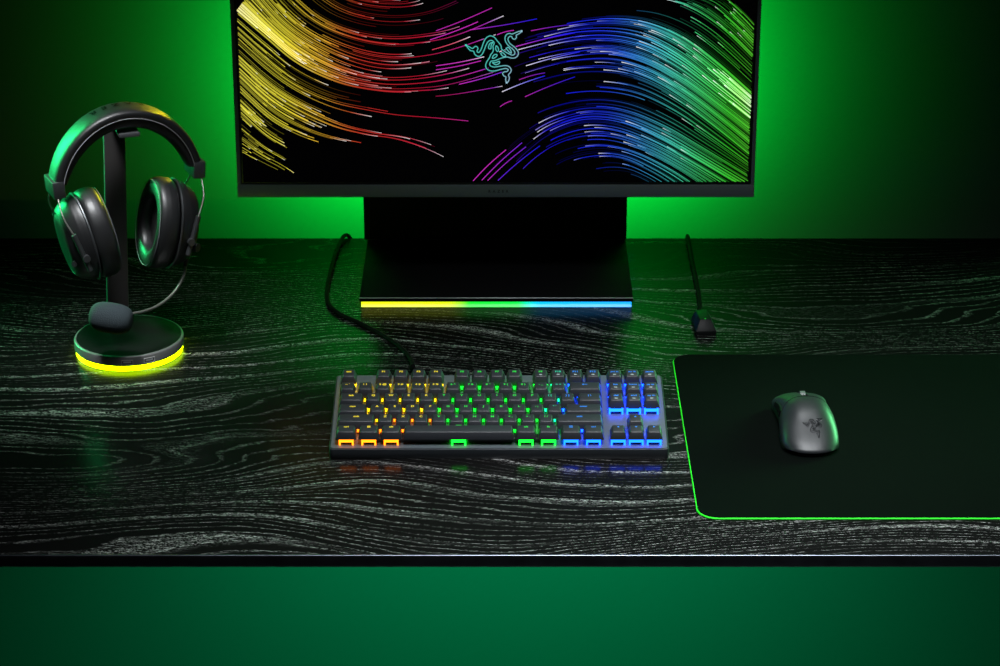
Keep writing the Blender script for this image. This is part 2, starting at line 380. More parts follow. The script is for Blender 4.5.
GL = [(0, (75, 205, 190)), (300, (85, 200, 190)), (430, (140, 190, 205)), (640, (205, 175, 220))]
def glow_line(pts, wid, k):
    P = [to_panel(462 + p.x / 10.4, 24 + p.y / 10.4) for p in pts]
    ribbon(P, wid, [srgb(gradient(GL, .7 * p.x + .35 * max(0, p.y - 250)), k) for p in pts])
for l in LOGO: glow_line(l, .0030, .02)
for l in LOGO: glow_line(l, .00105, .8)
for (u, v) in ((40, 222), (620, 76), (464, 612)):
    glow_line([Vector((u - 9, v, 0)), Vector((u, v, 0)), Vector((u + 9, v, 0))], .0022, .95)
me = bpy.data.meshes.new('screen')
me.from_pydata([PM @ (Vector(v) + Vector((0, .0012, 0))) for v in sverts], [], sfaces)
ca = me.color_attributes.new('picture', 'FLOAT_COLOR', 'POINT')
for i, c in enumerate(scols): ca.data[i].color = c
m = bpy.data.materials.new('lit_screen'); m.use_nodes = True; b = m.node_tree.nodes['Principled BSDF']
at = m.node_tree.nodes.new('ShaderNodeAttribute'); at.attribute_name = 'picture'
b.inputs['Base Color'].default_value = (0, 0, 0, 1); b.inputs['Roughness'].default_value = .4; b.inputs['Specular IOR Level'].default_value = 0
m.node_tree.links.new(at.outputs[0], b.inputs['Emission Color']); b.inputs['Emission Strength'].default_value = 1.15
link('screen', me, m, mon)
# stand
BX0, BX1, BY0 = -.171, .162, 2.757
def base(b):
    add_box(b, mp((BX0, BY0, .0085)), mp((BX1, 2.985, .0140)), .0012, 2)
sb = shape('stand_base', base, mat('stand_black', (13, 13, 14), .6, spec=.02), mon)
def highlight_strip(b):
    add_box(b, mp((BX0, BY0 - .0003, .0131)), mp((BX1, BY0 + .0007, .0144)), .0003, 1)
shape('edge_highlight', highlight_strip, mat('edge_highlight_grey', (165, 168, 170), .45, metal=.4), sb)  # pale strip painted in as the highlight along the base's front edge
def stripm():
    m = bpy.data.materials.new('rainbow_strip'); m.use_nodes = True; nt = m.node_tree; b = nt.nodes['Principled BSDF']
    tc = nt.nodes.new('ShaderNodeTexCoord'); sx = nt.nodes.new('ShaderNodeSeparateXYZ'); nt.links.new(tc.outputs['Object'], sx.inputs[0])
    mr = nt.nodes.new('ShaderNodeMapRange'); mr.inputs[1].default_value = BX0 - MX; mr.inputs[2].default_value = BX1 - MX; nt.links.new(sx.outputs[0], mr.inputs[0])
    cr = nt.nodes.new('ShaderNodeValToRGB'); nt.links.new(mr.outputs[0], cr.inputs[0])
    st = [(0, (205, 215, 10)), (.33, (190, 215, 5)), (.40, (10, 225, 40)), (.58, (0, 225, 60)), (.66, (0, 165, 225)), (1, (20, 150, 255))]
    e = cr.color_ramp.elements
    while len(e) < len(st): e.new(.5)
    for k, (p, c) in zip(e, st): k.position = p; k.color = lin(c)
    nt.links.new(cr.outputs[0], b.inputs['Emission Color']); b.inputs['Emission Strength'].default_value = 1.7
    return m
def strip(b):
    add_box(b, mp((BX0 + .002, BY0 + .003, .0008)), mp((BX1 - .002, BY0 + .009, .0085)))
    add_box(b, mp((BX0 + .004, BY0 + .009, .0008)), mp((BX0 + .008, 2.96, .0085)))
    add_box(b, mp((BX1 - .008, BY0 + .009, .0008)), mp((BX1 - .004, 2.96, .0085)))
shape('light_strip', strip, stripm(), sb)
for x in (BX0 + .03, BX1 - .03):
    for y in (BY0 + .03, 2.955):
        shape('foot_pad', lambda b: add_lathe(b, [(.008, 0), (.008, .0085)], 16, M=Matrix.Translation(mp((x, y, 0)))), M_black, sb)
def neck(b):
    add_box(b, mp((BX0 - .004, 2.956, .0135)), mp((BX1 + .001, 2.972, .34)), .0015, 2)
shape('stand_neck', neck, mat('neck_black', (11, 11, 12), .55, metal=.2, spec=.2), mon)
shape('fold_line', lambda b: add_box(b, mp((BX0, 2.9552, .0138)), mp((BX1, 2.9562, .0146))), mat('fold_edge', (110, 110, 110), .5), sb)
shape('mounting_arm', lambda b: add_box(b, mp((-.085, 2.826, .26)), mp((.075, 2.957, .325)), .004), M_satin, mon)

# ------------------------------------------------------------------ keyboard
KBT = R(10)
kb = empty('keyboard', (-.001, 2.339, 0), (KBT, 0, 0))
tag(kb, 'compact dark keyboard with rainbow backlit keys in front of the monitor', 'keyboard')
def case(b):
    t = bmesh.new(); bmesh.ops.create_cube(t, size=1)
    for v in t.verts: v.co = Vector((v.co.x * .360, (v.co.y + .5) * .141, (v.co.z + .5) * .0125))
    ed = [e for e in t.edges if abs(e.verts[0].co.z - e.verts[1].co.z) > .005]
    bmesh.ops.bevel(t, geom=ed, offset=.004, segments=3, profile=.5, affect='EDGES')
    ed = [e for e in t.edges if abs(e.verts[0].co.z - e.verts[1].co.z) < 1e-6]
    bmesh.ops.bevel(t, geom=ed, offset=.0012, segments=2, profile=.5, affect='EDGES')
    join(b, t)
shape('case', case, M_case, kb)
PZ = .0130
def plate(b):
    t = bmesh.new(); bmesh.ops.create_cube(t, size=1)
    for v in t.verts: v.co = Vector((v.co.x * .3565, .0018 + (v.co.y + .5) * .1375, PZ - .0012 + (v.co.z + .5) * .0012))
    ed = [e for e in t.edges if abs(e.verts[0].co.z - e.verts[1].co.z) > .0005]
    bmesh.ops.bevel(t, geom=ed, offset=.0035, segments=3, profile=.5, affect='EDGES')
    join(b, t)
shape('top_plate', plate, M_plate, kb)
for s in (-1, 1):
    def foot(b):
        add_box(b, (s * .135 - .012, .122, -.0214), (s * .135 + .012, .127, .0005), .001, 2)
    shape('foot', foot, M_black, kb)
LED = {'yellow': (238, 195, 8), 'amber': (255, 122, 12), 'green': (8, 225, 35), 'teal': (10, 190, 120), 'blue': (8, 64, 255)}
LEGEND = {'yellow': (238, 215, 20), 'amber': (255, 170, 25), 'green': (15, 225, 60), 'teal': (20, 205, 160), 'blue': (20, 140, 255)}
M_led = {k: glow('led_' + k, v, {'yellow': 4, 'amber': 4.5, 'green': 6, 'teal': 6, 'blue': 12}[k]) for k, v in LED.items()}
M_leg = {k: glow('legend_' + k, v, 1.1) for k, v in LEGEND.items()}
U = .01905
KX0 = -.1738
rows = [  # (y centre index, cap height offset, keys: (legend, width) or gap)
    (0, 0, [('ctrl', 1.25), ('win', 1.25), ('alt', 1.25), ('space', 6.25), ('alt', 1.25), ('fn', 1.25), ('menu', 1.25), ('ctrl', 1.25), (None, .25), ('<', 1), ('v', 1), ('>', 1)]),
    (1, 0, [('shift', 2.25)] + [(c, 1) for c in 'ZXCVBNM'] + [('< ,', 1), ('> .', 1), ('? /', 1), ('shift', 2.75), (None, 1.25), ('^', 1), (None, 1)]),
    (2, 0, [('caps', 1.75)] + [(c, 1) for c in 'ASDFGHJKL'] + [(': ;', 1), ('" \'', 1), ('enter', 2.25)]),
    (3, .0012, [('tab', 1.5)] + [(c, 1) for c in 'QWERTYUIOP'] + [('{ [', 1), ('} ]', 1), ('| \\', 1.5), (None, .25), ('del', 1), ('end', 1), ('pg dn', 1)]),
    (4, .0026, [('~ `', 1), ('! 1', 1), ('2 @', 1), ('3 #', 1), ('4 $', 1), ('5 %', 1), ('6 ^', 1), ('7 &', 1), ('8 *', 1), ('9 (', 1), ('0 )', 1), ('- _', 1), ('= +', 1), ('<-', 2), (None, .25), ('ins', 1), ('home', 1), ('pg up', 1)]),
    (5.25, .0032, [('esc', 1), (None, 1), ('F1', 1), ('F2', 1), ('F3', 1), ('F4', 1), (None, .5), ('F5', 1), ('F6', 1), ('F7', 1), ('F8', 1), (None, .5), ('F9', 1), ('F10', 1), ('F11', 1), ('F12', 1), (None, .25), ('prt sc', 1), ('scr lk', 1), ('pause', 1)]),
]
white_mark = {'F9', 'F10', 'F11', 'F12', 'prt sc', 'scr lk', 'pause', 'ins', 'home', 'pg up', 'del', 'end', 'pg dn'}
cap_cache, txt_cache, sw_cache, stab_block_cache = {}, {}, {}, {}
CAPB, CAPH = .0077, .0086
def cap_mesh(wd, r):
    k = (wd, r)
    if k not in cap_cache:
        bm = bmesh.new(); hw = wd * U / 2 - .0006; hy = U / 2 - .0006
        y_in, y_out = (.0032, .0012) if r else (.0026, .0026)
        add_frustum(bm, (-hw, hw, -hy, hy), (-hw + .0029, hw - .0029, -hy + y_in, hy - y_out), 0, CAPH, .0007, 2)
        cap_cache[k] = bm_mesh(bm, 'keycap', True, 50); cap_cache[k].materials.append(M_cap)
    return cap_cache[k]
def switch_mesh(col):
    if col not in sw_cache:
        bm = bmesh.new()
        add_frustum(bm, (-.0056, .0056, -.0056, .0056), (-.0048, .0048, -.0048, .0048), 0, CAPB + .002, .0004, 1, 0)
        a = .0069; t = .00085
        for sx in (-1, 1):
            for sy in (-1, 1):
                x, y = sx * a, sy * a
                add_box(bm, (x - t, y - t, 0), (x + t, y + t, CAPB - .0012), mi=1)
            add_box(bm, (sx * a - t, -a, CAPB - .0036), (sx * a + t, a, CAPB - .0012), mi=1)
            add_box(bm, (-a, sx * a - t, CAPB - .0040), (a, sx * a + t, CAPB - .0012), mi=1)
        sw_cache[col] = bm_mesh(bm, 'key_switch', False); sw_cache[col].materials.append(M_switch); sw_cache[col].materials.append(M_led[col])
    return sw_cache[col]
def stab_block_mesh(k):
    if k not in stab_block_cache:
        bm = bmesh.new(); hw = .040 if k == 'space' else .0032
        add_box(bm, (-hw, -.0042, 0), (hw, .0042, CAPB - .0015), .0005, 1)
        add_box(bm, (-.0018, -.0018, CAPB - .002), (.0018, .0018, CAPB + .001))
        stab_block_cache[k] = bm_mesh(bm, 'stabilizer_and_glow_block', False)
    return stab_block_cache[k]
def legend_mesh(s, col, wm):
    k = (s, col, wm)
    if k not in txt_cache:
        bm = bmesh.new()
        def poly(pts, mi=0):
            vs = [bm.verts.new((x, y, 0)) for x, y in pts]; bm.faces.new(vs).material_index = mi
        if s == 'space': poly([(-.003, 0), (.003, 0), (.003, .0007), (-.003, .0007)])
        elif s == 'win':
            for x in (-.0016, .0002):
                for y in (-.0016, .0002): poly([(x, y), (x + .0015, y), (x + .0015, y + .0015), (x, y + .0015)])
        elif s == 'menu':
            for y in (-.0015, 0, .0015): poly([(-.002, y), (.002, y), (.002, y + .0007), (-.002, y + .0007)])
        elif s in '<>^v':
            ang = {'^': 0, '<': 90, 'v': 180, '>': 270}[s]; Mr = Matrix.Rotation(R(ang), 2)
            poly([Mr @ Vector(p) for p in ((-.0015, -.001), (.0015, -.001), (0, .0014))])
        elif s == '<-':
            poly([(-.003, 0), (-.0012, .0016), (-.0012, .0004), (.003, .0004), (.003, -.0004), (-.0012, -.0004), (-.0012, -.0016)])
        else:
            long = len(s) > 1
            t = text_mesh(s, .0044 if not long else (.0040 if len(s) <= 3 else .0034)); bm.from_mesh(t); bpy.data.meshes.remove(t)
            for v in bm.verts: v.co.x *= 1.1
        if wm:
            poly([(-.0016, -.0062), (.0016, -.0062), (.0016, -.0046), (-.0016, -.0046)], 1)
        for f in bm.faces:
            if f.normal.z < 0: f.normal_flip()
        me = bpy.data.meshes.new('legend'); bm.to_mesh(me); bm.free()
        me.materials.append(M_leg[col]); me.materials.append(M_white); txt_cache[k] = me
    return txt_cache[k]
def led_of(px, r):
    if px < 439: return 'amber' if (r <= 1 or (r == 2 and px > 380)) else 'yellow'
    if px < 549: return 'green'
    if px < 560: return 'teal'
    return 'blue'
YB = .0145
for r, (ri, dz, keys) in enumerate(rows):
    x = KX0; y = YB + ri * U
    if r == 2: pass
    for s, wd in keys:
        if s is not None:
            cx = x + wd * U / 2; px = 499 + cx * 1000 * .93
            col = led_of(px, r)
            sw = link('key_switch', switch_mesh(col), None, kb, loc=(cx, y, PZ))
            if s == 'space' or wd >= 2:                      # stabiliser posts; under the spacebar, dark blocks added to hide plate glow
                for q in ((-.050, .050) if s == 'space' else (-.012, .012)):
                    link('stabilizer_and_glow_block', stab_block_mesh('space' if s == 'space' else 'wide'), M_switch, kb, loc=(cx + q, y + .001, PZ))
            kc = link('keycap', cap_mesh(wd, r), None, kb, loc=(cx, y, PZ + CAPB + dz))
            lc = 'yellow' if col == 'amber' else col
            link('legend', legend_mesh(s, lc, s in white_mark), None, kc, loc=(0, .0032 if s != 'space' else .0058, CAPH + .00012))
        x += wd * U
def kcable(b):
    pts = [at_z(413, 366, .010)] + [at_z(u, v, .0027) for u, v in ((410, 358), (400, 347), (384, 336), (360, 323), (340, 314), (329, 304), (327, 290), (331, 270), (336, 252), (341, 241))]
    e = at_z(345, 238, .003); pts += [Vector((e.x - .001, 2.9995, .0032)), Vector((e.x + .005, 3.004, -.001)), Vector((e.x + .009, 3.004, -.02)), Vector((e.x + .01, 3.005, -.12))]
    add_tube(b, crom(pts, 8), .0026, 10)
ko = empty('keyboard_cable', at_z(340, 300, 0))
ko_m = bmesh.new(); kcable(ko_m)
for v in ko_m.verts: v.co -= ko.location
bpy.data.objects.remove(ko)
ko = link('keyboard_cable', bm_mesh(ko_m, 'keyboard_cable'), M_cable, None, loc=at_z(340, 300, 0))
tag(ko, 'black braided cable curving from keyboard to the desk edge beside the monitor stand', 'cable')

# ------------------------------------------------------------------ mouse pad
pad = empty('mouse_pad', (.67, 2.4045, 0))
tag(pad, 'wide black cloth mouse pad with bright green stitched edge', 'mouse pad')
def rrect(x0, x1, y0, y1, r, n=10):
    out = []
    for cx, cy, a0 in ((x1 - r, y1 - r, 0), (x0 + r, y1 - r, 90), (x0 + r, y0 + r, 180), (x1 - r, y0 + r, 270)):
        for k in range(n + 1):
            a = R(a0 + 90 * k / n); out.append((cx + r * math.cos(a), cy + r * math.sin(a)))
    return out
def padm(b):
    o = rrect(-.4695, .4695, -.2055, .2055, .02)
    add_rings(b, [[(x, y, z) for x, y in o] for z in (0, .003)])
shape('cloth', padm, M_pad, pad)
def padedge(b):
    o = rrect(-.4695, .4695, -.2055, .2055, .02); o.append(o[0]); o.append(o[1])
    p = [(x, y, .0013) for x, y in o]; add_tube(b, p, .0012, 8)
shape('stitched_edge', padedge, M_padedge, pad)

# ------------------------------------------------------------------ mouse
mz0 = .003
mouse = empty('computer_mouse', (.331, 2.401, mz0))
tag(mouse, 'satin black wireless mouse resting on the black mouse pad', 'mouse')
ML = .128
def ip(tab, t):
    for (a, x), (b, y) in zip(tab, tab[1:]):
        if t <= b:
            q = (t - a) / (b - a); q = q * q * (3 - 2 * q) if False else q; return x + (y - x) * q
    return tab[-1][1]
def smooth_tab(tab):
    c = crom([(a, b, 0) for a, b in tab], 10); return [(p.x, p.y) for p in c]
WT = smooth_tab([(0, .0300), (.06, .0325), (.18, .0340), (.35, .0335), (.55, .0308), (.72, .0300), (.88, .0318), (1, .0310)])
HT = smooth_tab([(0, .0075), (.05, .0150), (.12, .0225), (.22, .0305), (.34, .0360), (.48, .0380), (.62, .0350), (.80, .0265), (1, .0160)])
def mpt(t, s, inset=0):
    """t 0 rear..1 front, s 0 left base..1 right base"""
    wd = ip(WT, t) - inset; h = ip(HT, t) - inset; a = math.pi * (1 - s); e = .80
    ca, sa = math.cos(a), max(0.0, math.sin(a))
    x = wd * math.copysign(abs(ca) ** e, ca); z = .002 + (h - .002) * sa ** .80
    x *= 1 - .10 * (1 - sa) * (1 if t < .95 else 1)        # walls tuck in towards the base
    if x < 0 and t > .6: x *= 1 + .10 * (t - .6) / .4
    lean = .007 * sa * max(0, (.2 - t) / .2) ** 2
    y = -ML / 2 + ML * t - lean + .004
    y += .010 * (ca * ca) * max(0, (.22 - t) / .22) ** 2          # rounded rear corners
    y -= .006 * abs(ca) * max(0, (t - .85) / .15)
    return Vector((x, y, z))
def patch_mesh(b, t0, t1, s0, s1, nt=24, ns=40, inset=0, thick=.0016):
    def tt(i, s):
        bow = .075 * min(1, abs(2 * s - 1) / .66) ** 2
        a = t0 - bow if abs(t0 - SPL) < 1e-6 else t0
        c = t1 - bow if abs(t1 - SPL + GAP) < 1e-6 else t1
        return a + (c - a) * i / nt
    g = [[mpt(tt(i, s0 + (s1 - s0) * j / ns), s0 + (s1 - s0) * j / ns, inset) for j in range(ns + 1)] for i in range(nt + 1)]
    vs = [[b.verts.new(p) for p in r] for r in g]
    for i in range(nt):
        for j in range(ns): b.faces.new((vs[i][j], vs[i][j + 1], vs[i + 1][j + 1], vs[i + 1][j]))
    if thick:
        g2 = [[mpt(tt(i, s0 + (s1 - s0) * j / ns), s0 + (s1 - s0) * j / ns, inset + thick) for j in range(ns + 1)] for i in range(nt + 1)]
        rim = [(i, 0) for i in range(nt + 1)] + [(nt, j) for j in range(1, ns + 1)] + [(i, ns) for i in range(nt - 1, -1, -1)] + [(0, j) for j in range(ns - 1, 0, -1)]
        v2 = {ij: b.verts.new(g2[ij[0]][ij[1]]) for ij in rim}
        for a, c in zip(rim, rim[1:] + rim[:1]):
            b.faces.new((vs[a[0]][a[1]], vs[c[0]][c[1]], v2[c], v2[a]))
M_mouse = mat('mouse_satin', (25, 27, 29), .40, spec=.30, bump=.12, bscale=1600)
SPL = .57; GAP = .018
def shell(b):
    patch_mesh(b, 0, SPL - GAP, 0, 1, 40, 60)
    g = [mpt(0, j / 60) for j in range(61)]; b.faces.new([b.verts.new(p) for p in g])
    for i0, s0, s1 in ((0, 0, .17), (1, .83, 1)): patch_mesh(b, SPL - GAP - .075, 1, s0, s1, 20, 12)
shape('shell', shell, M_mouse, mouse, 60)
def inner(b):
    patch_mesh(b, .02, .99, 0, 1, 30, 40, .0016, 0)
    for t in (.02, .99): b.faces.new([b.verts.new(mpt(t, j / 40, .0016)) for j in range(41)])
    b.faces.new([b.verts.new(Vector((mpt(t, s).x * .94, mpt(t, s).y, 0.0004))) for t, s in [(k / 20, 0) for k in range(21)] + [(1 - k / 20, 1) for k in range(21)]])
shape('chassis', inner, M_gloss, mouse)
for s0, s1 in ((.175, .478), (.522, .825)):
    shape('mouse_button', lambda b: patch_mesh(b, SPL, .995, s0, s1, 24, 20), M_mouse, mouse, 60)
def wheel(b):
    Mw = Matrix.Translation((0, ML / 2 - .024, .0175)) @ Matrix.Rotation(R(90), 4, 'Y')
    add_lathe(b, [(.0085, -.0036), (.0115, -.0028), (.0115, .0028), (.0085, .0036)], 36, M=Mw)
shape('scroll_wheel', wheel, mat('wheel_rubber', (70, 76, 74), .4, bump=.4, bscale=300), mouse)
for t0, t1 in ((.52, .64), (.655, .80)):
    def side(b):
        patch_mesh(b, t0, t1, .085, .155, 14, 8, -.0016, .0028)
    shape('side_button', side, M_gloss, mouse, 60)
# emblem printed on the back of the shell
def emblem(b):
    def P(p):
        x = (p.x - 330) / 600 * .022; y = -(p.y - 345) / 600 * .022
        t = .15 + y / ML; lo, hi = 0, 1
        for _ in range(30):
            mid = (lo + hi) / 2
            if mpt(t, mid).x < x + .0020: lo = mid
            else: hi = mid
        return mpt(t, lo, -.00018)
    for l in LOGO:
        pts = [P(p) for p in l]; prev = None
        for i, p in enumerate(pts):
            tg = pts[min(i + 1, len(pts) - 1)] - pts[max(i - 1, 0)]
            nn = Vector((-tg.y, tg.x, 0)).normalized() * .00042
            c = (b.verts.new(p + nn), b.verts.new(p - nn))
            if prev: b.faces.new((prev[0], prev[1], c[1], c[0]))
            prev = c
shape('emblem', emblem, mat('emblem_gloss', (24, 25, 27), .15), mouse)

# ------------------------------------------------------------------ receiver dock with its cable
dk = at_z(704, 336, 0)
dock = empty('wireless_receiver', (dk.x + .0012, dk.y + .0225, 0), (0, 0, R(5)))
dock.scale = (1, .80, 1)
tag(dock, 'small faceted black wireless receiver on the desk behind the mouse pad', 'receiver')
def dockm(b):
    add_frustum(b, (-.0115, .0115, -.026, .026), (-.0125, .0125, -.0255, .0255), 0, .005, .0006, 2)
    add_frustum(b, (-.0125, .0125, -.0255, .0255), (-.0064, .0064, -.0130, .0245), .005, .0165, .0006, 2)
shape('housing', dockm, mat('dock_plastic', (14, 16, 16), .45, spec=.1, bump=.1, bscale=900), dock)
shape('indicator_lamp', lambda b: add_lathe(b, [(.0008, .0164), (.0008, .0168), (.0003, .0170)], 12, M=Matrix.Translation((0, -.0115, 0))), glow('dock_led', (20, 220, 60), 1.0), dock)
shape('strain_relief', lambda b: add_tube(b, [(0, .024, .006), (0, .032, .006), (0, .038, .0055)], [.0045, .004, .003], 12), M_black, dock)
def dcable(b):
    s = dock.matrix_basis @ Vector((0, .036, .0055))
    pts = [s, at_z(699, 296, .0026), at_z(696, 280, .0026), at_z(692, 260, .0026), at_z(689.5, 246, .0027)]
    e = at_z(688, 238, .003); pts += [Vector((e.x, 2.992, .0028)), Vector((e.x, 2.9995, .0026)), Vector((e.x, 3.0035, -.003)), Vector((e.x, 3.0035, -.03)), Vector((e.x, 3.004, -.12))]
    add_tube(b, crom(pts, 8), .0026, 10)
bm = bmesh.new(); dcable(bm); lo = at_z(692, 260, 0)
for v in bm.verts: v.co -= lo
o = link('receiver_cable', bm_mesh(bm, 'receiver_cable'), M_cable, None, loc=lo)
tag(o, 'black cable running straight from small receiver over the desk rear edge', 'cable')

# ------------------------------------------------------------------ headset stand
YAW = R(18)
hs = empty('headphone_stand', (-.433, 2.63, 0), (0, 0, YAW))
tag(hs, 'black headphone stand with round base glowing yellow-green underneath', 'headphone stand')
BR = .063
hb = shape('base', lambda b: add_lathe(b, [(BR - .006, .0062), (BR - .0005, .0064), (BR, .0070), (BR, .0172), (BR - .0006, .0182), (BR - .0016, .0186), (.02, .0186)], 96), mat('base_black', (14, 14, 15), .4, spec=.15), hs)
shape('rim', lambda b: add_lathe(b, [(BR - .0003, .0072), (BR + .0004, .0078), (BR + .0004, .0168), (BR - .0002, .0182), (BR - .0014, .0189), (BR - .0024, .0188)], 96, cap=False), mat('rim_metal', (100, 102, 101), .38, metal=.25), hb)
shape('light_ring', lambda b: add_lathe(b, [(BR - .0040, .0006), (BR - .0015, .0006), (BR - .0010, .0030), (BR - .0015, .0062), (BR - .0040, .0062)], 96, cap=False), glow('ring_light', (185, 240, 0), 22), hb)
shape('foot_pad', lambda b: add_lathe(b, [(.035, 0), (.035, .0062)], 48), M_black, hb)
for a in (-84, -61):
    def port(b):
        Mx = Matrix.Rotation(R(a) - YAW, 4, 'Z') @ Matrix.Translation((BR, 0, .0116)) @ Matrix.Rotation(R(90), 4, 'Z')
        for z0, z1, x0, x1 in ((-.0031, -.0024, -.0066, .0066), (.0024, .0031, -.0066, .0066), (-.0024, .0024, -.0066, -.0059), (-.0024, .0024, .0059, .0066)):
            add_box(b, (x0, -.0012, z0), (x1, .0008, z1), M=Mx)
        add_box(b, (-.0045, -.0009, -.0006), (.0045, -.0001, .0014), M=Mx)
        add_box(b, (-.0059, -.0004, -.0024), (.0059, .0002, .0024), M=Mx, mi=1)
    shape('usb_port', port, [mat('port_trim', (150, 152, 150), .4), M_ink], hb)
HT_ = .2745
def pole(b):
    Ms = Matrix.Identity(4); Ms[0][2] = .042; Ms[0][3] = -.0062
    add_box(b, (-.0125, .038, .0186), (.0125, .046, HT_ - .001), .0012, 2, Ms)
shape('pole', pole, mat('pole_black', (66, 64, 63), .5, metal=.1, bump=.08, bscale=900), hs)
def hook(b):
    add_box(b, (-.0020, -.034, HT_ - .0035), (.0220, .046, HT_), .001, 2)
    add_box(b, (-.0020, -.0345, HT_ - .0035), (.0220, -.0315, HT_ + .0015), .001, 2)
shape('hook', hook, mat('hook_metal', (95, 98, 100), .35, metal=.6), hs)

# ------------------------------------------------------------------ headset
HC = Vector((-.4235, 2.622, 0)); HYAW = R(25)
hd = empty('headset', HC + Vector((0, 0, .105)), (0, 0, HYAW))
tag(hd, 'black over-ear headset with boom microphone hanging from the headphone stand', 'headset')
HI = (Matrix.Translation(hd.location) @ Matrix.Rotation(HYAW, 4, 'Z')).inverted()
AX, BZ, Z0 = .0885, .0950, .2070 - .105
def arc(th, r=0): return (AX - r) * math.sin(th), Z0 + (BZ - r) * math.cos(th)
def band_loft(b, prof_fn, t0, t1, n=60):
    rings = []
    for i in range(n + 1):
        th = t0 + (t1 - t0) * i / n
        rings.append([Vector((arc(th, r)[0], y, arc(th, r)[1])) for r, y in prof_fn(th)])
    add_rings(b, rings)
TM = R(81)
def outer_prof(th):
    h = .0205 - .003 * abs(th / TM) ** 2; out = []
    for k in range(25):
        a = math.pi * k / 24; out.append((.0085 - .0085 * math.sin(a) ** .55, -h * math.copysign(abs(math.cos(a)) ** .7, math.cos(a))))
    return out + [(.0098, h * .97), (.0098, -h * .97)]
hbnd = shape('headband', lambda b: band_loft(b, outer_prof, -TM, TM), M_leather, hd, 60)
def cush_prof(th):
    q = abs(th / TM); h = .0188 - .003 * q ** 2; th_ = .0137 - .008 * q ** 3; out = [(.0096, -h), ]
    for k in range(17):
        a = math.pi * k / 16; out.append((.0106 + th_ * math.sin(a) ** .5, -h * math.copysign(abs(math.cos(a)) ** .7, math.cos(a))))
    return out + [(.0096, h)]
shape('headband_cushion', lambda b: band_loft(b, cush_prof, -TM * .97, TM * .97), M_cushion, hd, 60)
def piping(b):
    for s in (-1, 1):
        p = []
        for i in range(61):
            th = -TM * .97 + 2 * TM * .97 * i / 60; h = .0202 - .003 * abs(th / TM) ** 2; x, z = arc(th, .0106); p.append((x, s * h, z))
        add_tube(b, p, .0006, 6)
shape('piping', piping, M_piping, hbnd)
# raised lettering across the top of the band, read from behind
def band_letters(b):
    t = text_mesh('R  A  Z  E  R', .0125); bm2 = bmesh.new(); bm2.from_mesh(t); bpy.data.meshes.remove(t)
    bmesh.ops.triangulate(bm2, faces=bm2.faces)
    for v in bm2.verts:
        th = -v.co.x / .092 - R(3); y = .004 - v.co.y; x, z = arc(th, .0085 - .0085 * math.sin(math.acos(max(-1, min(1, -math.copysign((abs(y) / .0205) ** (1 / .7), y))))) ** .55 - .0006)
        v.co = Vector((x, y, z))
    join(b, bm2)
shape('embossed_lettering', band_letters, mat('emboss_black', (3, 3, 3), .5, spec=.1), hbnd)
